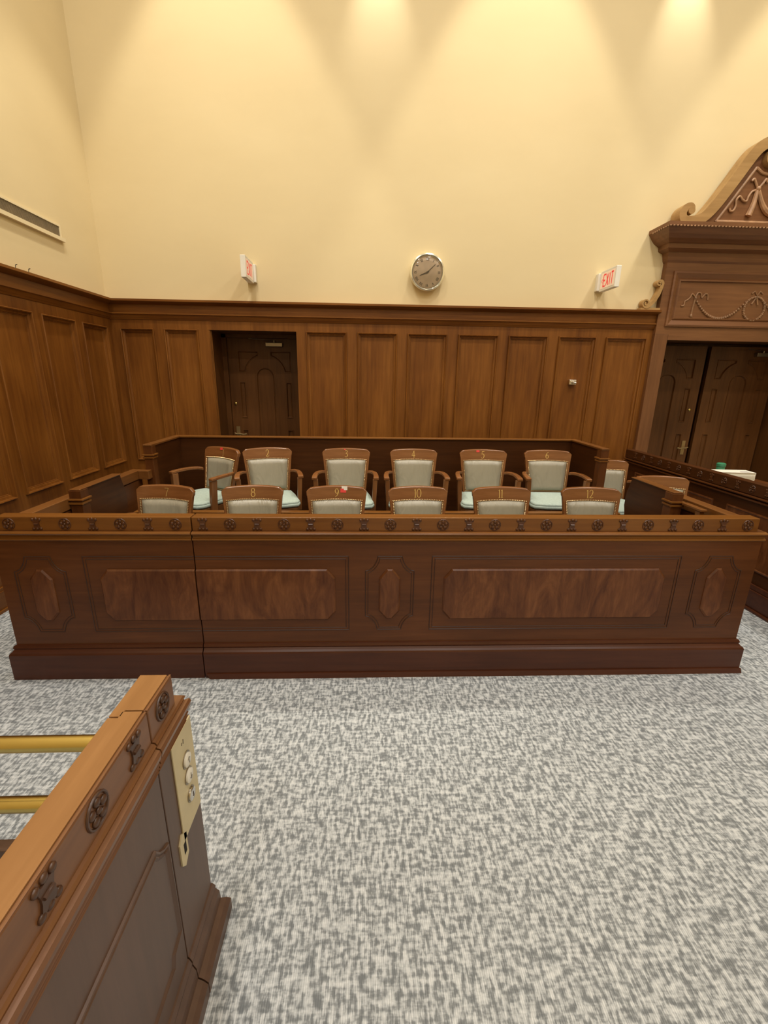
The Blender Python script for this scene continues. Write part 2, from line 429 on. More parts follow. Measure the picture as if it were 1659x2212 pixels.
def closer(parent, x0, x1, y, z):
    mb = MB(); mb.box(x0, x1, y-.055, y, z-.022, z+.022); mb.tube([((x0+x1)/2, y-.03, z+.02), ((x0+x1)/2, y-.03, z+.05)], .012, 8)
    mb.hexa([((x0+x1)/2, y-.04, z+.042), ((x0+x1)/2+.01, y-.02, z+.042), (x0-.17, y-.10, z+.055), (x0-.18, y-.12, z+.055)],
            [((x0+x1)/2, y-.04, z+.050), ((x0+x1)/2+.01, y-.02, z+.050), (x0-.17, y-.10, z+.063), (x0-.18, y-.12, z+.063)])
    obj('door_closer', mb, 'steel', parent, bevel=.004)
def lever(parent, x, y, z, dr, k=1):
    mb = MB(); mb.box(x-.022, x+.022, y-.008, y, z-.09, z+.09)
    mb.tube([(x, y-.005, z), (x, y-.06, z)], .011, 10)
    mb.tube([(x, y-.055, z), (x+dr*.03, y-.06, z+.004), (x+dr*.075, y-.058, z-.004), (x+dr*.11, y-.055, z+.004)], [.011, .010, .009, .011], 10)
    mb.tube([(x, y-.055, z), (x-dr*.035, y-.055, z+.012)], [.010, .007], 10)
    obj('door_handle', mb, 'shadebrass', parent, smooth=True)
def deadbolt(parent, x, y, z):
    mb = MB(); mb.lathe([(.016, 0), (.016, .01), (.012, .014), (.003, .015)], lambda a, c, h: (x+a, y-h, z+c), 16); obj('deadbolt', mb, 'brass', parent, smooth=True)

YD = 5.70
d1 = door_leaf('door_1', -1.21, YD, .425, 2.14)
d1['label'] = 'dark recessed single door with arched panel behind the jury seats'
closer(d1, -1.178, -.984, YD, 2.072); deadbolt(d1, -1.584, YD, 1.394); lever(d1, -1.575, YD, 1.03, 1)
mb = MB()                                                       # reveal and frame of the left doorway
mb.box(DX0-.03, DX0, YB+.001, 5.82, 0, DZ+.03); mb.box(DX1, DX1+.03, YB+.001, 5.82, 0, DZ+.03); mb.box(DX0-.03, DX1+.03, YB+.001, 5.82, DZ, DZ+.03)
mb.box(DX0-.1, DX0+.052, 5.67, 5.75, 0, 2.19); mb.box(DX1-.025, DX1+.1, 5.67, 5.75, 0, 2.19); mb.box(DX0, DX1, 5.67, 5.75, 2.142, 2.19)
mb.box(DX0-.04, DX1+.04, 5.8, 5.83, 0, DZ+.03)
o = struct('trim_3', mb, 'door'); o['label'] = 'deep dark wooden reveal around the left doorway'
mb = MB()
for k, (a, dpt) in enumerate(((.0, .0), (.014, .012), (.030, .03))):
    mb.tube([(DX0+.004+a*.4, YB+.004+a, 0), (DX0+.004+a*.4, YB+.004+a, DZ-.004)], .006, 8)
obj('edge_bead', mb, 'wain', o)
YP = 5.76
for nm, cx, s_, lb in (('door_2', 3.785, 1, 'dark left leaf of the double door in the carved portal'), ('door_3', 4.705, -1, 'dark right leaf of the double door in the carved portal')):
    d = door_leaf(nm, cx, YP, .432, 2.15, 1.03); d['label'] = lb
    if s_ == 1:
        lever(d, cx+.365, YP, .90, -1); deadbolt(d, cx+.355, YP, 1.385); closer(d, 3.45, 3.63, YP, 2.06)
    else: closer(d, 4.83, 5.01, YP, 2.06)
mb = MB(); mb.box(PX0-.05, PX0-.02, YB+.021, 5.9, 0, 2.18); mb.box(PX1+.02, PX1+.05, YB+.021, 5.9, 0, 2.18); mb.box(PX0-.05, PX1+.05, YB+.025, 5.9, PZ+.02, PZ+.055)
mb.box(PX0-.05, PX1+.05, 5.88, 5.92, 0, 2.2)
o = struct('trim_4', mb, 'door'); o['label'] = 'dark wooden lining of the double doorway'

# ------------------------------------------------------------------ carved portal
po = thing('portal', 'tall carved wooden portal with scrolled pediment around the double door at right', 'portal', (PXC, YB, 0))
FY = 5.20
pf = lambda u, v, w_=0: (u, FY-w_, v)
mir = lambda x: 2*PXC-x
PLX, PRX = 3.18, mir(3.18)
mb = MB(); mb.box(PLX, PX0, FY, YB+.02, 0, 2.22); obj('jamb', mb, 'portz', po, bevel=.004)
mb = MB(); mb.box(PX1, PRX, FY, YB+.02, 0, 2.22); obj('jamb', mb, 'portz', po, bevel=.004)
FRZ = rect(3.265, mir(3.265), 2.300, 2.852)
mb = MB(); mb.holed([(PLX, 2.22), (PX0, 2.22), (PX0, PZ), (PX1, PZ), (PX1, 2.22), (PRX, 2.22), (PRX, 3.02), (PLX, 3.02)], [FRZ], pf, 0)
mb.box(PLX, PX0, FY+.001, YB+.02, 2.22, 3.02); mb.box(PX1, PRX, FY+.001, YB+.02, 2.22, 3.02); mb.box(PX0, PX1, FY+.03, YB+.02, PZ, 3.02)
obj('frieze_board', mb, 'port', po)
mb = MB(); ringmold(mb, FRZ, [(0, 0), (.003, .018), (.02, .024), (.034, .016), (.05, .006), (.072, -.006), (.082, .006), (.094, .008), (.1, -.004), (.105, -.010)], pf)
obj('frieze_panel', mb, 'port', po)
# cornice with a big cove
def pc(p, z, sgn):                                              # p = 0..1 of full overhang
    return (PLX-.21*p, FY-.27*p, z) if sgn < 0 else (PRX+.21*p, FY-.27*p, z)
CV = [(.0, 2.93), (.06, 2.95), (.10, 2.98), (.14, 3.02), (.30, 3.035), (.38, 3.045), (.40, 3.085), (.46, 3.09), (.52, 3.098), (.66, 3.115), (.80, 3.145), (.90, 3.175), (.95, 3.19), (.97, 3.20), (1.0, 3.20), (1.0, 3.235), (0, 3.245)]
def pcb(p, z, sgn):
    q = pc(p, z, sgn); return (q[0], YB+.02, q[2])
mb = MB(); mb.rings([[pcb(p, z, -1) for p, z in CV], [pc(p, z, -1) for p, z in CV], [pc(p, z, 1) for p, z in CV], [pcb(p, z, 1) for p, z in CV]], fill_first=True)
obj('portal_cornice', mb, 'port', po, label='deep coved cornice of the portal')
mb = MB()                                                       # row of small carved beads under the cornice lip
for x in range(int((mir(2.98)-2.98)/.035)):
    xx = 2.985+x*.035; mb.ball((xx, FY-.268, 3.197), .011, 1, (1.15, .8, .8))
for i in range(8): mb.ball((PLX-.207, 4.95+i*.035, 3.197), .011, 1, (.8, 1.15, .8))
obj('bead_moulding', mb, 'relief', po, smooth=True)
# swan-neck rakes
def smooth_path(P, n=6):
    out = []
    for i in range(len(P)-1):
        p0, p1, p2, p3 = (Vector(P[max(i-1, 0)]), Vector(P[i]), Vector(P[i+1]), Vector(P[min(i+2, len(P)-1)]))
        for k in range(n):
            t = k/n; out.append(tuple(.5*((2*p1)+(p2-p0)*t+(2*p0-5*p1+4*p2-p3)*t*t+(3*p1-p0-3*p2+p3)*t**3)))
    out.append(tuple(P[-1])); return out
RK = [(3.262, 3.375), (3.278, 3.400), (3.258, 3.418), (3.215, 3.405), (3.188, 3.355), (3.215, 3.300), (3.30, 3.290), (3.41, 3.325), (3.52, 3.445), (3.66, 3.655), (3.80, 3.875), (3.88, 3.955), (3.97, 3.985), (4.055, 3.95), (4.085, 3.875), (4.04, 3.815), (3.975, 3.83), (3.97, 3.89), (4.015, 3.90)]
RH = [.022, .026, .03, .032, .036, .04, .044, .048, .052, .052, .052, .050, .046, .042, .038, .034, .032, .03, .026]
for sg in (1, -1):
    P = [(u if sg == 1 else mir(u), v) for u, v in smooth_path(RK)]
    hs = []
    for i in range(len(RK)-1): hs += [RH[i]+(RH[i+1]-RH[i])*k/6 for k in range(6)]
    hs.append(RH[-1])
    mb = MB(); mb.band(P, hs, lambda u, v: (u, 5.09, v), lambda u, v: (u, YB-.02, v))
    mb.lathe([(.052, .0), (.052, .15)], lambda a, c, h: ((4.01 if sg == 1 else mir(4.01))+a, 5.08+h, 3.865+c), 20)
    mb.lathe([(.034, .0), (.034, .15)], lambda a, c, h: ((3.268 if sg == 1 else mir(3.268))+a, 5.08+h, 3.378+c), 16)
    obj('scroll_rake', mb, 'gilt', po, label='pale scrolled rake of the pediment')
tp = [(3.40, 3.25), (3.50, 3.40), (3.70, 3.70), (3.86, 3.92), (3.98, 3.90), (4.05, 3.80), (4.16, 3.70)]
tp = tp + [(mir(u), v) for u, v in tp[::-1]]
mb = MB(); mb.prism(tp, lambda u, v: (u, 5.15, v), lambda u, v: (u, YB+.02, v)); obj('tympanum', mb, 'port', po)
mb = MB()
fr = [(3.575, 3.300), (3.89, 3.785), (3.96, 3.74), (4.04, 3.725), (4.10, 3.66), (4.17, 3.63), (PXC, 3.62)]
P = fr+[(mir(u), v) for u, v in fr[::-1][1:]]
for a, c in zip(P, P[1:]): mb.tube([(a[0], 5.145, a[1]), (c[0], 5.145, c[1])], .014, 8)
mb.tube([(3.575, 5.145, 3.300), (mir(3.575), 5.145, 3.300)], .021, 8)
obj('tympanum_frame', mb, 'relief', po, smooth=True)
for sg in (1, -1):                                              # knotted ribbon, tassels and drape
    X = lambda u: u if sg == 1 else mir(u)
    mb = MB()
    def tb(P, r): mb.tube([(X(u), 5.138, v) for u, v in smooth_path(P, 5)], r if not isinstance(r, list) else [r[0]+(r[1]-r[0])*i/((len(P)-1)*5) for i in range((len(P)-1)*5+1)], 8)
    tb([(3.94, 3.605), (3.905, 3.66), (3.885, 3.685), (3.865, 3.665)], .011); tb([(3.95, 3.605), (3.985, 3.65), (4.01, 3.685), (4.03, 3.66)], .012)
    tb([(3.935, 3.59), (3.89, 3.575), (3.862, 3.53), (3.85, 3.49), (3.81, 3.50), (3.775, 3.53), (3.745, 3.50), (3.75, 3.45), (3.735, 3.405), (3.705, 3.40), (3.69, 3.425)], .010)
    tb([(3.94, 3.585), (3.93, 3.47), (3.90, 3.36)], [.018, .030]); tb([(3.955, 3.59), (4.02, 3.47), (4.10, 3.395), (PXC, 3.36)], [.016, .036])
    mb.ball((3.945 if sg == 1 else mir(3.945), 5.135, 3.6), .024, 2)
    obj('carved_ribbon', mb, 'relief', po, smooth=True)
for sg in (1, -1):                                              # garland in the frieze
    X = lambda u: u if sg == 1 else mir(u)
    mb = MB()
    def tb(P, r): mb.tube([(X(u), 5.206, v) for u, v in smooth_path(P, 5)], r, 7)
    pts = [(3.565+(4.13-3.565)*t, 2.585-.02*t-.72*t*(1-t)+.0*t) for t in [i/26 for i in range(27)]]
    for i, (u, v) in enumerate(pts): mb.ball((X(u), 5.205, v), .011+.007*math.sin(PI*i/26)+(.002 if i % 2 else 0), 1)
    tb([(3.56, 2.59), (3.55, 2.50), (3.548, 2.43)], .010); mb.ball((X(3.547), 5.205, 2.415), .018, 1, (1, 1, 1.4))
    tb([(3.56, 2.60), (3.52, 2.635), (3.50, 2.60), (3.475, 2.575), (3.45, 2.56), (3.445, 2.52), (3.415, 2.515)], .008)
    tb([(3.56, 2.60), (3.58, 2.645), (3.615, 2.64), (3.63, 2.60), (3.66, 2.635), (3.69, 2.63), (3.70, 2.58)], .008)
    mb.ball((X(3.56), 5.205, 2.595), .018, 1)
    obj('garland', mb, 'relief2', po, smooth=True)
mb = MB()
for i in range(40):
    a = 2*PI*i/40; mb.ball((PXC+.115*math.sin(a), 5.205, 2.50+.118*math.cos(a)), .013+(.003 if i % 2 else 0), 1)
mb.tube([(PXC-.06, 5.205, 2.65), (PXC-.03, 5.205, 2.675), (PXC, 5.205, 2.63), (PXC+.03, 5.205, 2.675), (PXC+.06, 5.205, 2.65)], .008, 6)
mb.tube([(PXC, 5.205, 2.62), (PXC-.04, 5.205, 2.545)], .008, 6); mb.tube([(PXC, 5.205, 2.62), (PXC+.03, 5.205, 2.54)], .010, 6)
obj('wreath', mb, 'relief2', po, smooth=True)
# scroll brackets standing on the wainscot cornice
def spiral(cx, cz, r0, r1, a0, a1, n): return [(cx+(r0+(r1-r0)*i/n)*math.cos(a0+(a1-a0)*i/n), cz+(r0+(r1-r0)*i/n)*math.sin(a0+(a1-a0)*i/n)) for i in range(n+1)]
BR = spiral(3.016, 2.532, .010, .044, math.radians(300-540), math.radians(300), 30) + [(3.065, 2.515), (3.105, 2.560), (3.135, 2.62), (3.152, 2.675), (3.158, 2.715)] + spiral(3.128, 2.728, .033, .008, math.radians(0), math.radians(500), 28)
for sg in (1, -1):
    mb = MB(); P = [(u if sg == 1 else mir(u), v) for u, v in BR]; n = len(P)
    hh = [(.007 if (i < 26 or i > n-24) else .007+.011*math.sin(PI*(i-26)/(n-50))) for i in range(n)]
    mb.band(P, hh, lambda u, v: (u, 5.185, v), lambda u, v: (u, YB+.01, v))
    for cx, cz, r in ((3.016, 2.532, .040), (3.128, 2.728, .030)):
        mb.lathe([(r, 0), (r, .05)], lambda a, c, h: ((cx if sg == 1 else mir(cx))+a, 5.2+h, cz+c), 20)
    a, c = sorted((2.965 if sg == 1 else mir(2.965), PLX if sg == 1 else PRX)); mb.box(a, c, 5.19, YB+.01, 2.462, 2.486)
    obj('scroll_bracket', mb, 'gilt', po, label='small scrolled bracket on the wainscot cornice')

# ------------------------------------------------------------------ wall things: clock, exit signs, grille, small fitting
ck = thing('wall_clock', 'round wall clock with roman numerals and polished rim above the wainscot', 'clock', (.635, YB+.02, 2.782))
cf = lambda u, v, h=0: (.635+u, YB+.02-h, 2.782+v)
mb = MB(); mb.lathe([(.165, 0), (.172, .03), (.178, .05), (.182, .062), (.178, .075), (.166, .080), (.158, .074), (.156, .062), (.15, .05)], lambda a, c, h: cf(a, c, h), 56); obj('clock_rim', mb, 'bezel', ck, smooth=True, angle=50)
mb = MB(); mb.lathe([(.157, .045), (.157, .056)], lambda a, c, h: cf(a, c, h), 48); obj('dial', mb, 'dial', ck)
ROM = ['XII', 'I', 'II', 'III', 'IIII', 'V', 'VI', 'VII', 'VIII', 'IX', 'X', 'XI']
for k, s in enumerate(ROM):
    mb = MB(); a = 2*PI*k/12; wd = {'I': .0085, 'V': .017, 'X': .018}; tw = sum(wd[c] for c in s); x = -tw/2
    def rm(u, v, h, a=a):
        v2 = v+.125; return cf(u*math.cos(a)+v2*math.sin(a), -u*math.sin(a)+v2*math.cos(a), h)
    for c in s:
        q = wd[c]; g = {'I': [[(.5, 0, .0022), (.5, 1, .0022)]], 'V': [[(.1, 1, .0024), (.5, 0, .0022)], [(.9, 1, .0014), (.5, 0, .0014)]], 'X': [[(.1, 1, .0024), (.9, 0, .0024)], [(.9, 1, .0014), (.1, 0, .0014)]]}[c]
        for st in g: mb.strip([(x+u*q, (v-.5)*.026, h) for u, v, h in st], rm, .0565)
        x += q
    obj('numeral', mb, 'ink', ck)
def hand(ang, L, wdt, z):
    d = Vector((math.sin(ang), math.cos(ang))); mb = MB()
    mb.strip([(-d.x*.02, -d.y*.02, wdt*.7), (0, 0, wdt), (d.x*L*.8, d.y*L*.8, wdt*.7), (d.x*L, d.y*L, wdt*.25)], lambda u, v, h: cf(u, v, h), z, .002); return mb
mb = hand(math.radians(248), .085, .006, .060); obj('hour_hand', mb, 'ink', ck)
mb = hand(math.radians(47), .118, .004, .063); mb.lathe([(.01, .058), (.01, .067)], lambda a, c, h: cf(a, c, h), 16); obj('minute_hand', mb, 'ink', ck)
mb = MB(); mb.strip([(-.045, -.028, .0008), (.0, .0, .0008), (.01, .006, .0008)], lambda u, v, h: cf(u, v, h), .066, .001); obj('second_hand', mb, 'ink', ck)
mb = MB(); mb.lathe([(.158*math.cos(t), .070+.016*math.sin(t)) for t in [i*PI/2/8*.98 for i in range(9)]], lambda a, c, h: cf(a, c, h), 40); obj('glass_cover', mb, 'glass', ck, smooth=True)

LET = {'E': [[(0, 0), (0, 1)], [(0, 1), (.8, 1)], [(0, .5), (.65, .5)], [(0, 0), (.8, 0)]], 'X': [[(0, 0), (.8, 1)], [(0, 1), (.8, 0)]], 'I': [[(.2, 0), (.2, 1)]], 'T': [[(0, 1), (.8, 1)], [(.4, 0), (.4, 1)]]}
def exit_sign(xf, zc, label, arrow, vis):
    t = thing('exit_sign', label, 'exit sign', (xf, YB+.02, zc), 0, 'exit signs on the back wall')
    y0, y1 = 4.90, 5.215
    mb = MB(); mb.box(xf-.025, xf+.025, y0, y1, zc-.098, zc+.098); obj('housing', mb, 'white', t, bevel=.004)
    mb = MB(); mb.box(xf-.05, xf+.05, y1, YB+.02, zc-.085, zc+.085); obj('wall_canopy', mb, 'white', t, bevel=.004)
    for sd in (-1, 1):
        X = xf+sd*.0255
        f = lambda u, v, h: (X+sd*h, (y1-.02-u*(y1-y0-.04)) if sd < 0 else (y0+.02+u*(y1-y0-.04)), zc-.075+v*.15)
        p = MB(); p.hexa([f(0, 0, -.002), f(1, 0, -.002), f(1, 1, -.002), f(0, 1, -.002)], [f(0, 0, .0006), f(1, 0, .0006), f(1, 1, .0006), f(0, 1, .0006)]); obj('sign_face', p, 'signface', t)
        p = MB(); u = .20 if arrow and sd == arrow else .13
        if arrow and sd == arrow:
            p.strip([(.15, .64, .012), (.08, .5, .014), (.15, .36, .012)], f, .0008)
        for c in 'EXIT':
            for st in LET[c]:
                pts = [(u+a*.20, .13+b*.74) for a, b in st]; vert = abs(st[0][0]-st[1][0]) < .01; hw = .024 if vert else (.027 if c == 'X' else .05)
                p.strip([(q[0], q[1], hw) for q in pts], f, .0008)
            u += {'E': .215, 'X': .215, 'I': .12, 'T': .2}[c]
        obj('letters', p, 'red', t, label='red EXIT lettering')
exit_sign(-1.17-.025, 2.735, 'small white exit sign jutting from the plaster above the dark single door', 0, 1)
exit_sign(2.49+.025, 2.728, 'white exit sign jutting from the plaster beside the carved portal, EXIT readable', -1, -1)

vg = thing('air_grille', 'long narrow brown air grille in a cream frame high on the left wall', 'vent', (XL-.02, 3.6, 2.84))
gx = XL-.02
mb = MB(); y0, y1 = 2.4, 4.66
mb.box(gx, gx+.012, y0, y1, 2.955, 2.972); mb.box(gx, gx+.03, y0, y1+.015, 2.838, 2.868); mb.box(gx, gx+.012, y1-.018, y1, 2.868, 2.955); mb.box(gx, gx+.012, y0, y0+.02, 2.868, 2.955)
obj('grille_frame', mb, 'cream', vg)
mb = MB(); mb.box(gx, gx+.003, y0+.02, y1-.018, 2.868, 2.955)
n = 190
for i in range(n):
    yy = y0+.02+(y1-y0-.04)*i/n; mb.box(gx+.003, gx+.008, yy, yy+.006, 2.868, 2.955)
obj('slats', mb, 'grille', vg)

ft = thing('wall_fitting', 'small chrome box fitting fixed to the panel left of the last panel', 'fitting', (2.337, YB+.012, 1.70))
mb = MB(); mb.box(2.297, 2.377, YB-.03, YB+.013, 1.672, 1.728); obj('box_body', mb, 'chrome', ft, bevel=.006)
mb = MB(); mb.tube([(2.33, YB-.03, 1.70), (2.33, YB-.06, 1.70), (2.355, YB-.07, 1.692)], .012, 10); obj('latch', mb, 'chrome', ft, smooth=True)

# ------------------------------------------------------------------ jury box
def nscale(f):
    n = Vector(f(0, 0, 1))-Vector(f(0, 0, 0)); return (.55 if abs(n.x) > .5 else 1, .55 if abs(n.y) > .5 else 1, 1)
def flower(c, f, nm, parent, r=.030, mat='carve'):
    mb = MB(); u0, v0 = c
    mb.tube([f(u0+r*1.02*math.cos(a), v0+r*1.02*math.sin(a), .001) for a in [2*PI*i/20 for i in range(21)]], r*.10, 6, False)
    for k in range(5):
        a = PI/2+2*PI*k/5; q = f(u0+r*.60*math.cos(a), v0+r*.60*math.sin(a), .002); mb.ball(q, r*.31, 2, nscale(f))
    mb.ball(f(u0, v0, .003), r*.24, 2, nscale(f))
    return obj(nm, mb, mat, parent, smooth=True)
def urn(c, f, nm, parent, r=.030, mat='carve'):
    mb = MB(); u0, v0 = c
    P = [(-.62, -.80), (.62, -.80), (.46, -.2), (.46, .15), (.62, .72), (-.62, .72), (-.46, .15), (-.46, -.2)]
    mb.prism([(u0+a*r, v0+b*r) for a, b in P], lambda u, v: f(u, v, -.001), lambda u, v: f(u, v, .004))
    for a in (-.62, 0, .62): mb.ball(f(u0+a*r, v0+(.84 if a else .96)*r, .002), r*.27, 2, nscale(f)); mb.ball(f(u0+a*r, v0-.86*r, .002), r*.27, 2, nscale(f))
    mb.tube([f(u0-.36*r, v0+.06*r, .005), f(u0+.36*r, v0+.06*r, .005)], r*.13, 6)
    return obj(nm, mb, mat, parent, smooth=True)

XBL, XBR, XJ, XC = -1.995, 2.265, -.940, .135
front = lambda u, v, w_=0: (u, YF-w_, v)
jb = thing('jury_box', 'long dark wooden jury box with carved front rail, two rows and a high back', 'jury box', (XC, YF, 0))
jg = thing('jury_box_gate', 'left end section of the jury box front, parted off by a dark joint', 'gate', (-1.47, YF, 0))
CAPZ = .976
FRP = [(.0, .842), (.006, .846), (.012, .852), (.010, .858), (.002, .862), (.000, .872), (.004, .878), (.014, .882), (.018, .888), (.014, .894), (.004, .898)]
def front_section(x0, x1, parent, endl, endr, shoe):
    mb = MB(); mb.box(x0, x1, YF, YF+.05, .06, .90); body = obj('front_board', mb, 'box', parent)
    ov0 = .01 if endl else 0; ov1 = .01 if endr else 0
    mb = MB(); mb.box(x0+(.035 if endl else 0), x1-(.035 if endr else 0), YF+.008, YF+.082, .897, CAPZ)
    cap = obj('cap_rail', mb, 'cap', parent, bevel=.004)
    mb = MB(); mb.rings([[front(x0-ov0*(1 if p > 0 else 0), z, p) for p, z in FRP]+[(x0-ov0, YF+.06, .898), (x0-ov0, YF+.06, .842)],
                         [front(x1+ov1, z, p) for p, z in FRP]+[(x1+ov1, YF+.06, .898), (x1+ov1, YF+.06, .842)]], fill_first=True)
    obj('rail_moulding', mb, 'cap', parent)
    BP = [(.002, .212), (.010, .210), (.016, .196), (.012, .186), (.020, .176), (.030, .168), (.034, .158), (.034, .0), (-.03, .0), (-.03, .212)]
    e0 = .033 if endl else 0; e1 = .035 if endr else 0
    mb = MB(); mb.rings([[front(x0-e0*max(0, p)/.034, z, p) for p, z in BP], [front(x1+e1*max(0, p)/.034, z, p) for p, z in BP]], fill_first=True)
    obj('plinth', mb, 'base', parent)
    if shoe:
        mb = MB(); mb.rings([[front(x0+.02, 0, .03), front(x0+.01, .03, .03), front(x0+.01, .03, .042), front(x0+.03, 0, .05)], [front(x1+.035, 0, .03), front(x1+.035, .03, .03), front(x1+.04, .03, .042), front(x1+.045, 0, .05)]], fill_first=True)
        obj('shoe_moulding', mb, 'base', parent)
    return cap
capg = front_section(XBL, XJ-.003, jg, True, False, False)
capb = front_section(XJ+.003, XBR, jb, False, True, True)
capf = lambda u, v, w_=0: (u, YF+.008-w_, v)
for k in range(29):
    x = -1.893+.1449*k; par = capg if x < XJ else capb
    if k % 2 == 0: flower((x, .936), capf, 'carved_rosette', par)
    else: urn((x, .936), capf, 'carved_urn', par)
RP = [(0, 0), (.001, .004), (.009, .012), (.012, .012)]
def oct_(cx, hw, htop, z0, z1, s0, s1): return [(cx-htop, z0), (cx+htop, z0), (cx+hw, s0), (cx+hw, s1), (cx+htop, z1), (cx-htop, z1), (cx-hw, s1), (cx-hw, s0)]
def wide(x0, x1): return [(x0+.045, .362), (x1-.045, .362), (x1, .415), (x1, .623), (x1-.045, .679), (x0+.045, .679), (x0, .623), (x0, .415)]
def notch(cx):
    P = [(.068, .753)]+[(.136-.064*math.cos(a), .728-.062*math.sin(a)) for a in [PI/2*i/5 for i in range(6)]]
    P = [(.068, .753), (.074, .728), (.084, .705), (.100, .684), (.118, .670), (.137, .665)]
    Q = P+[(u, 1.048-v) for u, v in P[::-1]]
    return [(cx+u, v) for u, v in Q]+[(cx-u, v) for u, v in Q[::-1]]
def small(cx, parent):
    mb = MB(); ringmold(mb, oct_(cx, .061, .016, .365, .679, .418, .621), RP, front); obj('raised_panel', mb, 'burl', parent)
    mb = MB(); beadline(mb, notch(cx), front, .001, .0025); beadline(mb, inset(notch(cx)[::-1], .014), front, .001, .0017); obj('inlay_border', mb, 'inlay', parent)
small(-1.778, jg); small(XC+.002, jb); small(2.047, jb)
# inlaid oval on the middle little panel
mb = MB(); P = [(XC+.002+.028*math.sin(a), .52+.05*math.cos(a)) for a in [2*PI*i/24 for i in range(24)]]; beadline(mb, P, front, .007, .0016)
P = [(XC+.002+.040*math.sin(a), .52+.082*math.cos(a)) for a in [2*PI*i/4 for i in range(4)]]; beadline(mb, P, front, .007, .0016); obj('oval_inlay', mb, 'inlay', jb)
mb = MB(); ringmold(mb, wide(.445, 1.735), RP, front); obj('raised_panel', mb, 'burl', jb)
for nx0, nx1, par in ((.374, 1.812, jb),):
    mb = MB(); beadline(mb, rect(nx0, nx1, .294, .754), front, .001, .0025); beadline(mb, rect(nx0+.016, nx1-.016, .310, .738), front, .001, .0017); obj('inlay_border', mb, 'inlay', par)
# the left wide panel is cut by the joint
def cut(poly, lo, hi): return [(min(max(u, lo), hi), v) for u, v in poly]
W = wide(-1.462, -.170)
gl = [(-1.462+.045, .362), (XJ-.004, .362), (XJ-.004, .679), (-1.462+.045, .679), (-1.462, .623), (-1.462, .415)]
gr = [(XJ+.004, .362), (-.215, .362), (-.170, .415), (-.170, .623), (-.215, .679), (XJ+.004, .679)]
for poly, par, sd in ((gl, jg, 1), (gr, jb, -1)):
    mb = MB()
    lim = XJ-.004 if sd == 1 else XJ+.004
    loops = []
    for d, h in RP:
        q = inset(poly, d); q = [((lim if abs(p0[0]-lim) < 1e-6 else u), v) for (u, v), p0 in zip(q, poly)]; loops.append([front(u, v, h) for u, v in q])
    mb.rings(loops); obj('raised_panel', mb, 'burl', par)
    mb = MB()
    a = (-1.540 if sd == 1 else -.096)
    for off, r in ((0, .0025), (.016, .0017)):
        aa = a+sd*off; beadline(mb, [(lim, .294+off), (aa, .294+off), (aa, .754-off), (lim, .754-off)], front, .001, r, False)
    obj('inlay_border', mb, 'inlay', par)
# dark joint seen in the gap
mb = MB(); mb.box(XJ-.02, XJ+.02, YF+.0505, YF+.058, .0, .89); obj('joint_backing', mb, 'dark', jb)

# sides with caps
def side(x, y1, parent, turn):
    mb = MB(); mb.box(x-.03, x+.03, YF+.0605, y1, 0, .896); obj('side_board', mb, 'boxy', parent)
    mb = MB(); mb.box(x-.038, x+.038, YF+.0825, y1, .905, CAPZ-.001)
    if turn: mb.box(x+.038, x+.12, y1-.07, y1, .905, CAPZ-.0015)
    obj('side_cap', mb, 'capy', parent, bevel=.004)
    xo = x-.03 if x < 0 else x+.03; s_ = -1 if x < 0 else 1
    mb = MB(); mb.box(min(xo, xo+s_*.02), max(xo, xo+s_*.02), YF+.0605, y1, .845, .895); obj('side_moulding', mb, 'boxy', parent, bevel=.006)
    mb = MB(); mb.box(min(xo, xo+s_*.03), max(xo, xo+s_*.03), YF+.0605, y1, 0, .17); obj('side_plinth', mb, 'boxy', parent, bevel=.006)
side(-1.852, 3.67, jb, True); side(2.136, 2.93, jb, False)
# platforms
F1, F2 = .145, .28
mb = MB(); mb.box(-1.82, 2.10, YF+.06, 3.28, 0, F1); obj('front_platform', mb, 'base', jb)
mb = MB(); mb.box(-1.72, 1.97, 3.33, 4.22, 0, F2); obj('rear_platform', mb, 'base', jb)
mb = MB(); mb.box(2.055, 2.72, 2.95, 5.10, 0, F1); obj('side_platform', mb, 'base', jb)
# divider between the rows
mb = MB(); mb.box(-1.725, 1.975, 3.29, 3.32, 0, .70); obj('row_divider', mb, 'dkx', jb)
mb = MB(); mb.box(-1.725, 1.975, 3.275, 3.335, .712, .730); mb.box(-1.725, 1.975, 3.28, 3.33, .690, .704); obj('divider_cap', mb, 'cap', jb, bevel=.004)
# front wings
def wing(x, parent):
    prof = [(2.80, .10), (3.26, .10), (3.255, .74), (3.275, .80), (3.27, .90), (3.245, .965), (3.225, 1.022), (2.80, 1.022)]
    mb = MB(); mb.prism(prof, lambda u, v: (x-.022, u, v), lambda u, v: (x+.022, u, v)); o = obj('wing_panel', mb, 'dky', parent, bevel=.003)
    mb = MB(); mb.box(x-.036, x+.036, 2.735, 2.815, .10, 1.022); obj('wing_post', mb, 'boxz', parent, bevel=.003)
    mb = MB(); mb.box(x-.048, x+.048, 2.722, 2.825, .960, .972); mb.box(x-.044, x+.044, 2.726, 2.822, .935, .950); obj('post_moulding', mb, 'cap', parent, bevel=.003)
    mb = MB(); mb.box(x-.032, x+.032, 2.74, 3.225, 1.0225, 1.030); obj('wing_cap', mb, 'capy', parent, bevel=.003)
wing(-1.775, jb); wing(2.01, jb)
mb = MB(); mb.box(2.03, 2.07, 2.545, 2.72, .955, .970); mb.box(2.036, 2.064, 2.56, 2.60, F1, .955); obj('wing_shelf', mb, 'capy', jb, bevel=.003)
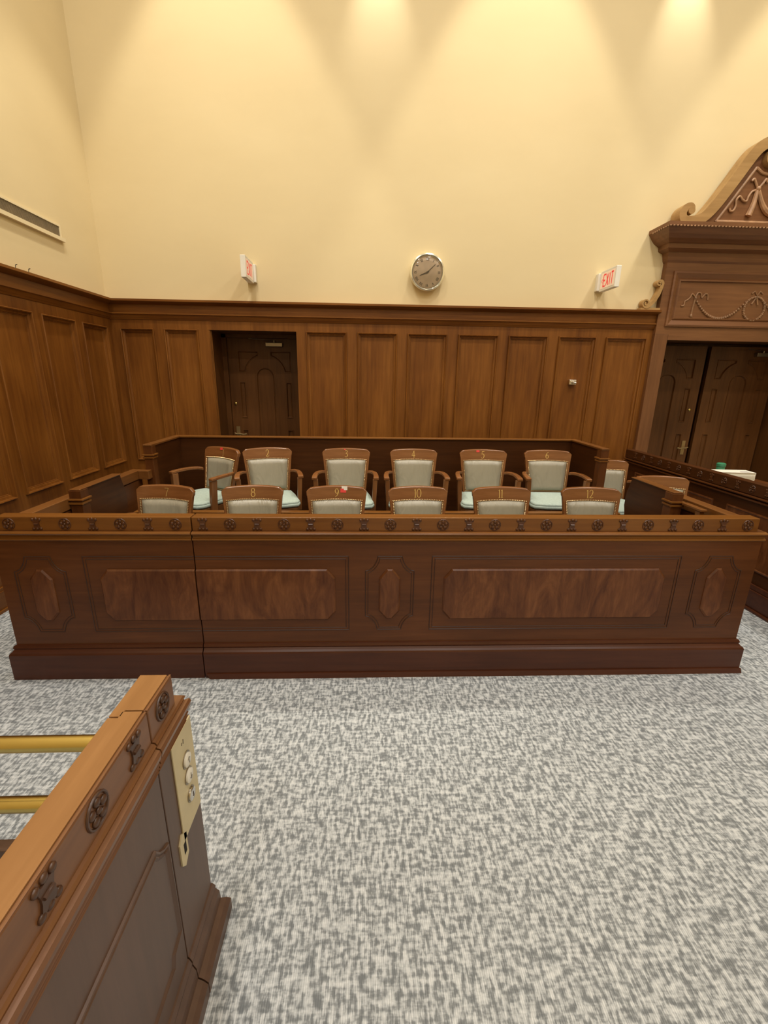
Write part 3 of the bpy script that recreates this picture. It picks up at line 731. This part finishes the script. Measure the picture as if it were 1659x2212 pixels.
# high rear pew
RX0, RX1, RYF, RYB, RZ = -1.765, 2.01, 3.66, 4.25, 1.160
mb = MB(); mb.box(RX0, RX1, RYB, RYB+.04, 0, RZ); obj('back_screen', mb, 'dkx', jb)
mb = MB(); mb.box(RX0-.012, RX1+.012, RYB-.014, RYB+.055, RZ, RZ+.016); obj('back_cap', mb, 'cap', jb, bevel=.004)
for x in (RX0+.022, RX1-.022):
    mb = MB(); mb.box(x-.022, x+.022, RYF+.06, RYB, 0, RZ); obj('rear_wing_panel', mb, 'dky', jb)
    mb = MB(); mb.box(x-.034, x+.034, RYF, RYF+.07, 0, RZ); obj('rear_wing_post', mb, 'boxz', jb, bevel=.003)
    mb = MB(); mb.box(x-.046, x+.046, RYF-.012, RYF+.082, 1.085, 1.098); mb.box(x-.042, x+.042, RYF-.008, RYF+.078, 1.062, 1.076); obj('rear_post_moulding', mb, 'cap', jb, bevel=.003)
    mb = MB(); mb.box(x-.034, x+.034, RYF-.004, RYB-.014, RZ, RZ+.016); obj('rear_wing_cap', mb, 'capy', jb, bevel=.003)

# ------------------------------------------------------------------ jury chairs
SZ0, TOPZ = .44, .82
def BS(u, v, off=0.0):                   # front surface of the backrest; off towards the sitter
    hw = .170+.041*v
    c = max(0, (abs(u)-.86)/.14); z = SZ0+(TOPZ-SZ0)*v - (.022*c*c if v > .9 else 0) + .010*(1-u*u)*v*v
    y = .165+.095*v-.036*u*u*(.5+.5*v)-off
    return (u*hw, y, z)
DIG = {
 '0': [[(.5+.42*math.sin(a), .5+.5*math.cos(a), .035+.06*abs(math.sin(a))) for a in [2*PI*i/20 for i in range(21)]]],
 '1': [[(.5, .02, .09), (.5, .97, .09)], [(.28, .02, .03), (.72, .02, .03)], [(.3, .84, .03), (.5, .97, .05)]],
 '2': [[(.14, .74, .05), (.22, .93, .05), (.48, 1.0, .05), (.74, .9, .07), (.78, .7, .09), (.64, .46, .08), (.4, .22, .06), (.14, .04, .05)], [(.12, .05, .06), (.55, .05, .08), (.9, .1, .04)]],
 '3': [[(.16, .84, .04), (.34, .98, .05), (.6, .98, .06), (.74, .82, .09), (.62, .62, .06), (.38, .55, .04)], [(.38, .55, .04), (.7, .5, .06), (.84, .28, .1), (.66, .06, .07), (.36, .0, .05), (.12, .12, .05)]],
 '4': [[(.62, .0, .08), (.62, 1.0, .08)], [(.62, 1.0, .05), (.06, .32, .04)], [(.04, .32, .05), (.94, .32, .05)]],
 '5': [[(.26, .98, .06), (.84, 1.0, .06)], [(.28, .98, .04), (.22, .56, .04)], [(.22, .56, .04), (.5, .66, .06), (.78, .5, .09), (.8, .24, .1), (.6, .03, .06), (.3, -.02, .05), (.1, .1, .06)]],
 '6': [[(.82, .98, .04), (.46, .82, .06), (.2, .52, .09), (.16, .26, .09), (.34, .03, .06), (.62, .03, .06), (.84, .26, .09), (.7, .52, .07), (.42, .56, .04), (.22, .42, .04)]],
 '7': [[(.1, .95, .06), (.9, .95, .06)], [(.88, .93, .05), (.6, .5, .07), (.42, .0, .09)]],
 '8': [[(.5+.3*math.sin(a), .76+.23*math.cos(a), .05+.03*abs(math.sin(a))) for a in [2*PI*i/16 for i in range(17)]], [(.5+.38*math.sin(a), .27+.27*math.cos(a), .05+.04*abs(math.sin(a))) for a in [2*PI*i/16 for i in range(17)]]],
}
DIG['9'] = [[(1-u, 1-v, h) for u, v, h in st] for st in DIG['6']]
def make_chair():
    t = thing('jury_chair', 'chair', 'chair', (0, 0, 0))
    mb = MB(); nu, nv, th = 16, 14, .034
    fr = [[BS(-1+2*i/nu, j/nv) for i in range(nu+1)] for j in range(nv+1)]
    bk = [[BS(-1+2*i/nu, j/nv, -th) for i in range(nu+1)] for j in range(nv+1)]
    V = [[mb.b.verts.new(p) for p in r] for r in fr]; B = [[mb.b.verts.new(p) for p in r] for r in bk]
    for j in range(nv):
        for i in range(nu):
            mb.b.faces.new((V[j][i], V[j][i+1], V[j+1][i+1], V[j+1][i])); mb.b.faces.new((B[j][i], B[j+1][i], B[j+1][i+1], B[j][i+1]))
        for i in (0, nu): mb.b.faces.new((V[j][i], V[j+1][i], B[j+1][i], B[j][i]))
    for i in range(nu):
        for j in (0, nv): mb.b.faces.new((V[j][i], V[j][i+1], B[j][i+1], B[j][i]))
    obj('backrest', mb, 'chair', t, world=False, smooth=True, bevel=.005, angle=45)
    UO, V0, V1 = .875, .10, .765
    def pad(a, c):
        u = (-1+2*a)*UO*(.962); v = V0+(V1-V0)*c
        e = min(1, 8*min(a, 1-a)); g = min(1, 8*min(c, 1-c)); puff = (e*(2-e))*(g*(2-g))
        return BS(u, v, .001+.025*puff)
    mb = MB(); mb.grid(pad, 24, 20); obj('leather_pad', mb, 'leather', t, world=False, smooth=True, angle=80)
    mb = MB()
    for i in range(31): mb.ball(BS((-1+2*i/30)*UO, V1+.012, .005), .0050, 1); 
    for i in range(31): mb.ball(BS((-1+2*i/30)*UO, V0-.012, .005), .0050, 1)
    for i in range(1, 24):
        for s_ in (-1, 1): mb.ball(BS(s_*UO, V0+(V1-V0)*i/24, .005), .0050, 1)
    obj('nailhead_trim', mb, 'nail', t, world=False, smooth=True)
    # seat
    out = [(-.19, .19), (-.215, .05), (-.235, -.17), (-.215, -.225), (-.12, -.245), (.12, -.245), (.215, -.225), (.235, -.17), (.215, .05), (.19, .19)]
    mb = MB(); mb.prism(out, lambda u, v: (u*.96, v*.96, .345), lambda u, v: (u*.98, v*.98, .405)); obj('seat_frame', mb, 'chairz', t, world=False, bevel=.006)
    mb = MB()
    sc = lambda k, z: [(u*k, v*k, z) for u, v in out]
    mb.rings([sc(.93, .405), sc(1.0, .413), sc(1.015, .425), sc(1.0, .438), sc(.985, .440), sc(.995, .446), sc(.95, .458), sc(.8, .466), sc(.4, .470)], fill_first=True)
    obj('seat_cushion', mb, 'fabric', t, world=False, smooth=True, angle=70)
    for s_ in (-1, 1):
        P = smooth_path([(s_*.188, .175), (s_*.215, .145), (s_*.244, .07), (s_*.254, -.03), (s_*.252, -.11)], 4)
        mb = MB(); n = len(P); zz = [.645+.012*math.sin(PI*i/(n-1)) for i in range(n)]
        L, R = [], []
        for i, (u, v) in enumerate(P):
            a = P[max(i-1, 0)]; c = P[min(i+1, n-1)]; d = Vector((c[0]-a[0], c[1]-a[1])).normalized(); h = .013+.010*i/(n-1)
            L.append((u-d.y*h, v+d.x*h)); R.append((u+d.y*h, v-d.x*h))
        mb.rings([[(*L[i], zz[i]-.024), (*R[i], zz[i]-.024), (*R[i], zz[i]), (*L[i], zz[i])] for i in range(n)], fill_first=True)
        a = obj('armrest', mb, 'chair', t, world=False, bevel=.006)
        x = s_*.246
        mb = MB(); mb.hexa([(x-.016-s_*.012, -.115, .35), (x+.016-s_*.012, -.115, .35), (x+.016-s_*.012, -.06, .35), (x-.016-s_*.012, -.06, .35)],
                           [(x-.018, -.105, .6235), (x+.018, -.105, .6235), (x+.018, -.05, .6235), (x-.018, -.05, .6235)])
        obj('arm_post', mb, 'chairz', t, world=False, bevel=.004)
    mb = MB(); mb.lathe([(.035, .06), (.035, .12), (.026, .13), (.026, .33), (.09, .335), (.09, .346)], lambda a, c, h: (a, c, h), 16); obj('swivel_column', mb, 'black', t, world=False, smooth=True)
    for k in range(4):
        a = PI/4+k*PI/2; d = (math.cos(a), math.sin(a))
        mb = MB(); mb.tube([(d[0]*.02, d[1]*.02, .10), (d[0]*.14, d[1]*.14, .085), (d[0]*.25, d[1]*.25, .03), (d[0]*.275, d[1]*.275, .0155)], [.026, .024, .018, .0155], 8)
        obj('leg', mb, 'chairz', t, world=False, smooth=True)
    return t
def number(s, parent):
    mb = MB(); H = .056; W_ = .034; tot = 0; xs = []
    for c in s: xs.append(tot); tot += W_*(.55 if c == '1' else 1.0)
    for c, x in zip(s, xs):
        x -= (W_*.22 if c == '1' else 0)
        for st in DIG[c]:
            pts = [(x-tot/2+u*W_, (v-.5)*H, h*W_*.75) for u, v, h in st]
            def f(u, v, h): return BS(u/.203, .885+v/(TOPZ-SZ0), .0008+h)
            mb.strip(pts, f, 0, .0008)
    return obj('gold_number', mb, 'gold', parent, world=False, label='gilt number '+s)
def sticker(parent, u, v, wdt, hgt, mats=('tag',)):
    for i, m_ in enumerate(mats):
        mb = MB(); v0 = v-i*.0
        f = lambda a, c, h: BS(u+a/.21+.04*i, v+c/(TOPZ-SZ0)-(.0 if i == 0 else -.045), .0015+h)
        mb.hexa([f(-wdt/2, -hgt/2, 0), f(wdt/2, -hgt/2, 0), f(wdt/2, hgt/2, 0), f(-wdt/2, hgt/2, 0)], [f(-wdt/2, -hgt/2, .001), f(wdt/2, -hgt/2, .001), f(wdt/2, hgt/2, .001), f(-wdt/2, hgt/2, .001)])
        obj('sticker', mb, m_, parent, world=False, label='small '+('red' if m_ == 'tag' else 'white')+' sticker')
proto = make_chair(); first = [True]
def place(x, y, z, deg, label, group, num=None):
    if first[0]: r = proto; first[0] = False
    else:
        r = proto.copy(); COL.objects.link(r)
        for ch in kids:
            c = ch.copy(); COL.objects.link(c); c.parent = r
    r.location = (x, y, z); r.rotation_euler = (0, 0, math.radians(deg))
    r['label'] = label; r['group'] = group
    if num: number(num, r)
    return r
kids = list(proto.children)
G1, G2, G3 = 'jury chairs in the rear row', 'jury chairs in the front row', 'spare chairs right of the jury box'
YR2, YR1 = 3.74, 2.845
BASE = 'wooden swivel jury chair with grey leather back, '
c1 = place(-1.385, YR2+.035, F2, -33, BASE+'turned left, gilt number 1, rear row', G1, '1')
c2 = place(-.810, YR2, F2, 13, BASE+'turned slightly right, gilt number 2, rear row', G1, '2')
c3 = place(-.170, YR2, F2, 1, BASE+'gilt number 3, rear row', G1, '3')
c4 = place(.424, YR2, F2, 0, BASE+'gilt number 4, rear row', G1, '4')
c5 = place(1.036, YR2, F2, -3, BASE+'gilt number 5, rear row', G1, '5')
c6 = place(1.622, YR2, F2, -3, BASE+'gilt number 6, rear row', G1, '6')
c7 = place(-1.420, YR1, F1, -9, BASE+'gilt number 7, leftmost of the front row', G2, '7')
c8 = place(-.775, YR1, F1, 3, BASE+'gilt number 8, front row', G2, '8')
c9 = place(-.196, YR1, F1, 2, BASE+'gilt number 9 and red tag, front row', G2, '9')
c10 = place(.376, YR1, F1, 2, BASE+'gilt number 10, front row', G2, '10')
c11 = place(.968, YR1, F1, 1, BASE+'gilt number 11, front row', G2, '11')
c12 = place(1.598, YR1, F1, -4, BASE+'gilt number 12, rightmost of the front row', G2, '12')
a1 = place(2.355, 4.03, F1, 0, 'wooden jury chair behind the high right wing, half hidden, beside the gallery rail', G3)
a2 = place(2.375, 3.27, F1, -8, 'wooden jury chair directly behind the low right wing panel of the front row', G3)
sticker(c1, -.12, .965, .03, .018); sticker(c5, -.22, .965, .028, .016); sticker(c3, -.06, .975, .014, .008)
sticker(c9, .22, .925, .040, .026, ('tag', 'tagw'))

# ------------------------------------------------------------------ gallery rail with carved cap
gr_ = thing('gallery_rail', 'dark wooden gallery rail with carved cap running to the back wall at right', 'rail', (3.07, 3.6, 0))
GY0, GY1, GX, GT = 1.2, 5.13, 3.03, .965
gf = lambda u, v, w_=0: (GX-w_, u, v)
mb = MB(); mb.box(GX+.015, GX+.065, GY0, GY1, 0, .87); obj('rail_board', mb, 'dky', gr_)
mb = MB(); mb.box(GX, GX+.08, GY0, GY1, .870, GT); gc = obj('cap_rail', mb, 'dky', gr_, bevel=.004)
mb = MB(); mb.box(GX-.018, GX+.02, GY0, GY1, .852, .866); mb.box(GX-.010, GX+.02, GY0, GY1, .822, .838); obj('rail_moulding', mb, 'boxy', gr_, bevel=.004)
mb = MB(); mb.box(GX-.012, GX+.02, GY0, GY1, .02, .16); mb.box(GX-.002, GX+.02, GY0, GY1, .16, .20); mb.box(GX-.035, GX+.02, GY0, GY1, 0, .02); obj('plinth', mb, 'base', gr_, bevel=.005)
mb = MB(); 
for a, c in ((1.4, 2.4), (2.55, 3.55), (3.7, 4.9)): ringmold(mb, rect(a, c, .30, .74), [(0, 0), (.002, .008), (.012, .01), (.02, .004)], lambda u, v, w_=0: (GX+.015-w_, u, v))
obj('raised_panel', mb, 'burl', gr_)
for k in range(26):
    y = 1.30+.145*k
    (flower if k % 2 == 0 else urn)((y, .918), gf, 'carved_rosette' if k % 2 == 0 else 'carved_urn', gc, .028)

# table behind the rail with papers and a green pot
tb_ = thing('clerk_table', 'dark wooden table just behind the gallery rail, holding papers', 'table', (3.55, 4.05, 0))
TZ = .780
mb = MB(); mb.box(3.32, 3.98, 3.50, 4.70, TZ-.03, TZ); obj('table_top', mb, 'boxy', tb_, bevel=.004)
for x in (3.36, 3.94):
    for y in (3.54, 4.66):
        mb = MB(); mb.box(x-.025, x+.025, y-.025, y+.025, 0, TZ-.03); obj('leg', mb, 'boxz', tb_)
st = thing('paper_stack', 'stack of white papers on the table behind the gallery rail', 'papers', (3.63, 4.24, TZ), math.radians(-6))
for i in range(20):
    mb = MB(); a = random.uniform(-.006, .006); z = i*.0051
    mb.box(-.165+a, .165+a, -.06+a, .08-a, z, z+.005); obj('sheet', mb, 'paper', st, world=False)
mb = MB(); P = [(.02, -.05), (.13, -.05), (.12, .01), (.05, .0)]
mb.prism(P, lambda u, v: (u, v, .1021), lambda u, v: (u, v, .1028)); obj('printed_sheet', mb, 'papery', st, world=False, label='sheet with grey printing')
gx_, gy_ = 3.645, 4.44
gp = thing('green_pot', 'small green plastic pot with lid beside the white papers', 'pot', (gx_, gy_, TZ))
mb = MB(); mb.lathe([(.034, 0), (.038, .01), (.038, .11), (.035, .115)], lambda a, c, h: (gx_+a, gy_+c, TZ+h), 24); obj('pot_body', mb, 'green', gp, smooth=True)
mb = MB(); mb.lathe([(.042, .1155), (.042, .142), (.03, .150), (.01, .151)], lambda a, c, h: (gx_+a, gy_+c, TZ+h), 24); obj('pot_lid', mb, 'green', gp, smooth=True)

# ------------------------------------------------------------------ witness stand in the foreground
ws = thing('witness_stand', 'wooden witness stand end in the left foreground with carved cap and lift buttons', 'witness stand', (-.52, .95, 0))
wg = thing('witness_stand_gate', 'near gate panel of the witness stand, cut off by the lower left corner', 'gate', (-.52, .2, 0))
XI, XCF, XBF = -.565, -.492, -.488
sf = lambda u, v, w_=0: (XBF+w_, u, v)
scf = lambda u, v, w_=0: (XCF+w_, u, v)
YJ, YE, YN0 = .868, 1.0, -.45
SM = [(0.0, .800), (.003, .803), (.001, .808), (.005, .813), (.003, .819), (.008, .825), (.006, .832), (.012, .842), (.015, .856), (.012, .866), (.003, .869), (.003, .874), (.006, .878), (.002, .884), (-.006, .886)]
def stand_section(y0, y1, par, end):
    ye = YE if end else y1; yb = 1.062 if end else y1
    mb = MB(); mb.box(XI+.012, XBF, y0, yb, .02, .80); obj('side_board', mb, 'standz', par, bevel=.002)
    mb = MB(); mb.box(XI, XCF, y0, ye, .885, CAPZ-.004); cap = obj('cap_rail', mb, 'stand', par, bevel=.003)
    xo, g = XCF-.009, .020
    if end: P = [(XI-.002, ye-.004), (XI-.002, y0-g), (XI+.024, y0-g), (XI+.024, y0), (xo, y0), (xo, ye-.004)]
    else: P = [(XI-.002, y0), (xo, y0), (xo, y1), (XI+.020, y1), (XI+.020, y1-g), (XI-.002, y1-g)]
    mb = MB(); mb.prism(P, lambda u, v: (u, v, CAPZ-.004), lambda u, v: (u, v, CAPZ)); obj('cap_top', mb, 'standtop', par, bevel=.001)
    mb = MB(); mb.box(XCF-.006, XCF-.0005, y0, ye, CAPZ-.004, CAPZ-.0015); obj('edge_bead', mb, 'stand', par, bevel=.001)
    mb = MB(); e = .018 if end else 0; ed = .030 if end else 0
    mb.rings([[sf(y0, z, p) for p, z in SM]+[(XI+.02, y0, .888), (XI+.02, y0, .792)], [sf(yb-ed+e*max(0, p)/.015, z, p) for p, z in SM]+[(XI+.02, yb-ed, .888), (XI+.02, yb-ed, .800)]], fill_first=True)
    obj('rail_moulding', mb, 'stand', par)
    PP = [(0, .155), (.004, .15), (.010, .135), (.009, .125), (.018, .105), (.020, .07), (.034, .06), (.046, .045), (.046, 0), (-.06, 0), (-.06, .155)]
    mb = MB(); k = .6
    mb.rings([[sf(y0, z, p) for p, z in PP], [sf(yb+(k*max(0, p) if end else 0), z, p) for p, z in PP]], fill_first=True)
    obj('plinth', mb, 'standz', par)
    return cap
ROSY = (.935, .799, .659, .521, .383)
ce = stand_section(YJ+.002, None, ws, True); cg = stand_section(YN0, YJ-.002, wg, False)
for k, y in enumerate(ROSY):
    (flower if k % 2 == 0 else urn)((y, .932), scf, 'carved_rosette' if k % 2 == 0 else 'carved_urn', ce if k == 0 else cg, .031, 'carvedark')
# border moulding on the gate
mb = MB(); P = [(YN0+.05, .655), (.79, .655)]+[(.79+.045*(1-math.cos(a)), .655-.05*math.sin(a)) for a in [PI/2*i/6 for i in range(1, 7)]]+[(.835, .26), (YN0+.05, .26)]
P = [(YN0+.05, .24), (.80, .24), (.812, .275), (.858, .29), (.858, .595), (.835, .605), (.815, .622), (.80, .645), (YN0+.05, .645)]
ringmold(mb, P, [(0, 0), (.002, .005), (.006, .006), (.010, .003), (.014, .006), (.02, .002)], sf); obj('raised_panel', mb, 'standz', wg)
# lift control plate
mb = MB(); f = sf; P = rect(.933, 1.055, .497, .803)
mb.prism(P, lambda u, v: f(u, v, 0), lambda u, v: f(u, v, .004)); cp = obj('control_plate', mb, 'brassp', ws, bevel=.001, label='brass lift control plate')
for z, r, m_ in ((.705, .0195, 'button'), (.652, .0195, 'button'), (.588, .018, 'chrome')):
    y = 1.0
    mb = MB(); mb.lathe([(r*1.22, .004), (r*1.22, .006), (r*1.02, .006), (r*1.02, .0045)], lambda a, c, h: f(y+a, z+c, h), 24, True); obj('button_ring', mb, 'steel', cp, smooth=True)
    mb = MB(); mb.lathe([(r, .004), (r, .010), (r*.8, .012)], lambda a, c, h: f(y+a, z+c, h), 24); bt = obj('push_button' if m_ == 'button' else 'key_switch', mb, m_, cp, smooth=True)
    mb = MB()
    if m_ == 'button':
        s_ = 1 if z > .69 else -1
        mb.strip([(y, z-s_*.009, .0012), (y, z+s_*.009, .0012)], f, .0121); mb.strip([(y-.006, z+s_*.003, .0012), (y, z+s_*.009, .0012), (y+.006, z+s_*.003, .0012)], f, .0121)
    else: mb.strip([(y, z-.008, .0015), (y, z+.008, .0015)], f, .0121)
    obj('symbol', mb, 'ink' if m_ != 'button' else 'steel', cp)
mb = MB(); mb.strip([(.985, .765, .001), (.989, .771, .001)], f, .0041); mb.strip([(.995, .763, .001), (.997, .775, .001)], f, .0041); obj('engraving', mb, 'ink', cp)
# strike plate under it
mb = MB(); mb.prism([(.905, .445), (.923, .425), (.948, .445), (.948, .515), (.923, .535), (.905, .515)], lambda u, v: f(u, v, 0), lambda u, v: f(u, v, .004)); sp_ = obj('strike_plate', mb, 'brassp', ws, label='small brass lock plate')
mb = MB(); mb.prism(rect(.924, .938, .462, .497), lambda u, v: f(u, v, .003), lambda u, v: f(u, v, .0046)); obj('lock_slot', mb, 'dark', sp_)
# brass rails and lower board across the opening
for z in (.793, .596):
    mb = MB(); mb.tube([(XI+.005, .97, z), (-2.0, .97, z)], .0205, 20); obj('brass_rail', mb, 'brass', ws, smooth=True, label='polished brass rail')
mb = MB(); mb.box(-2.0, XI+.02, .955, .99, 0, .452); obj('lower_board', mb, 'standz', ws, bevel=.004)
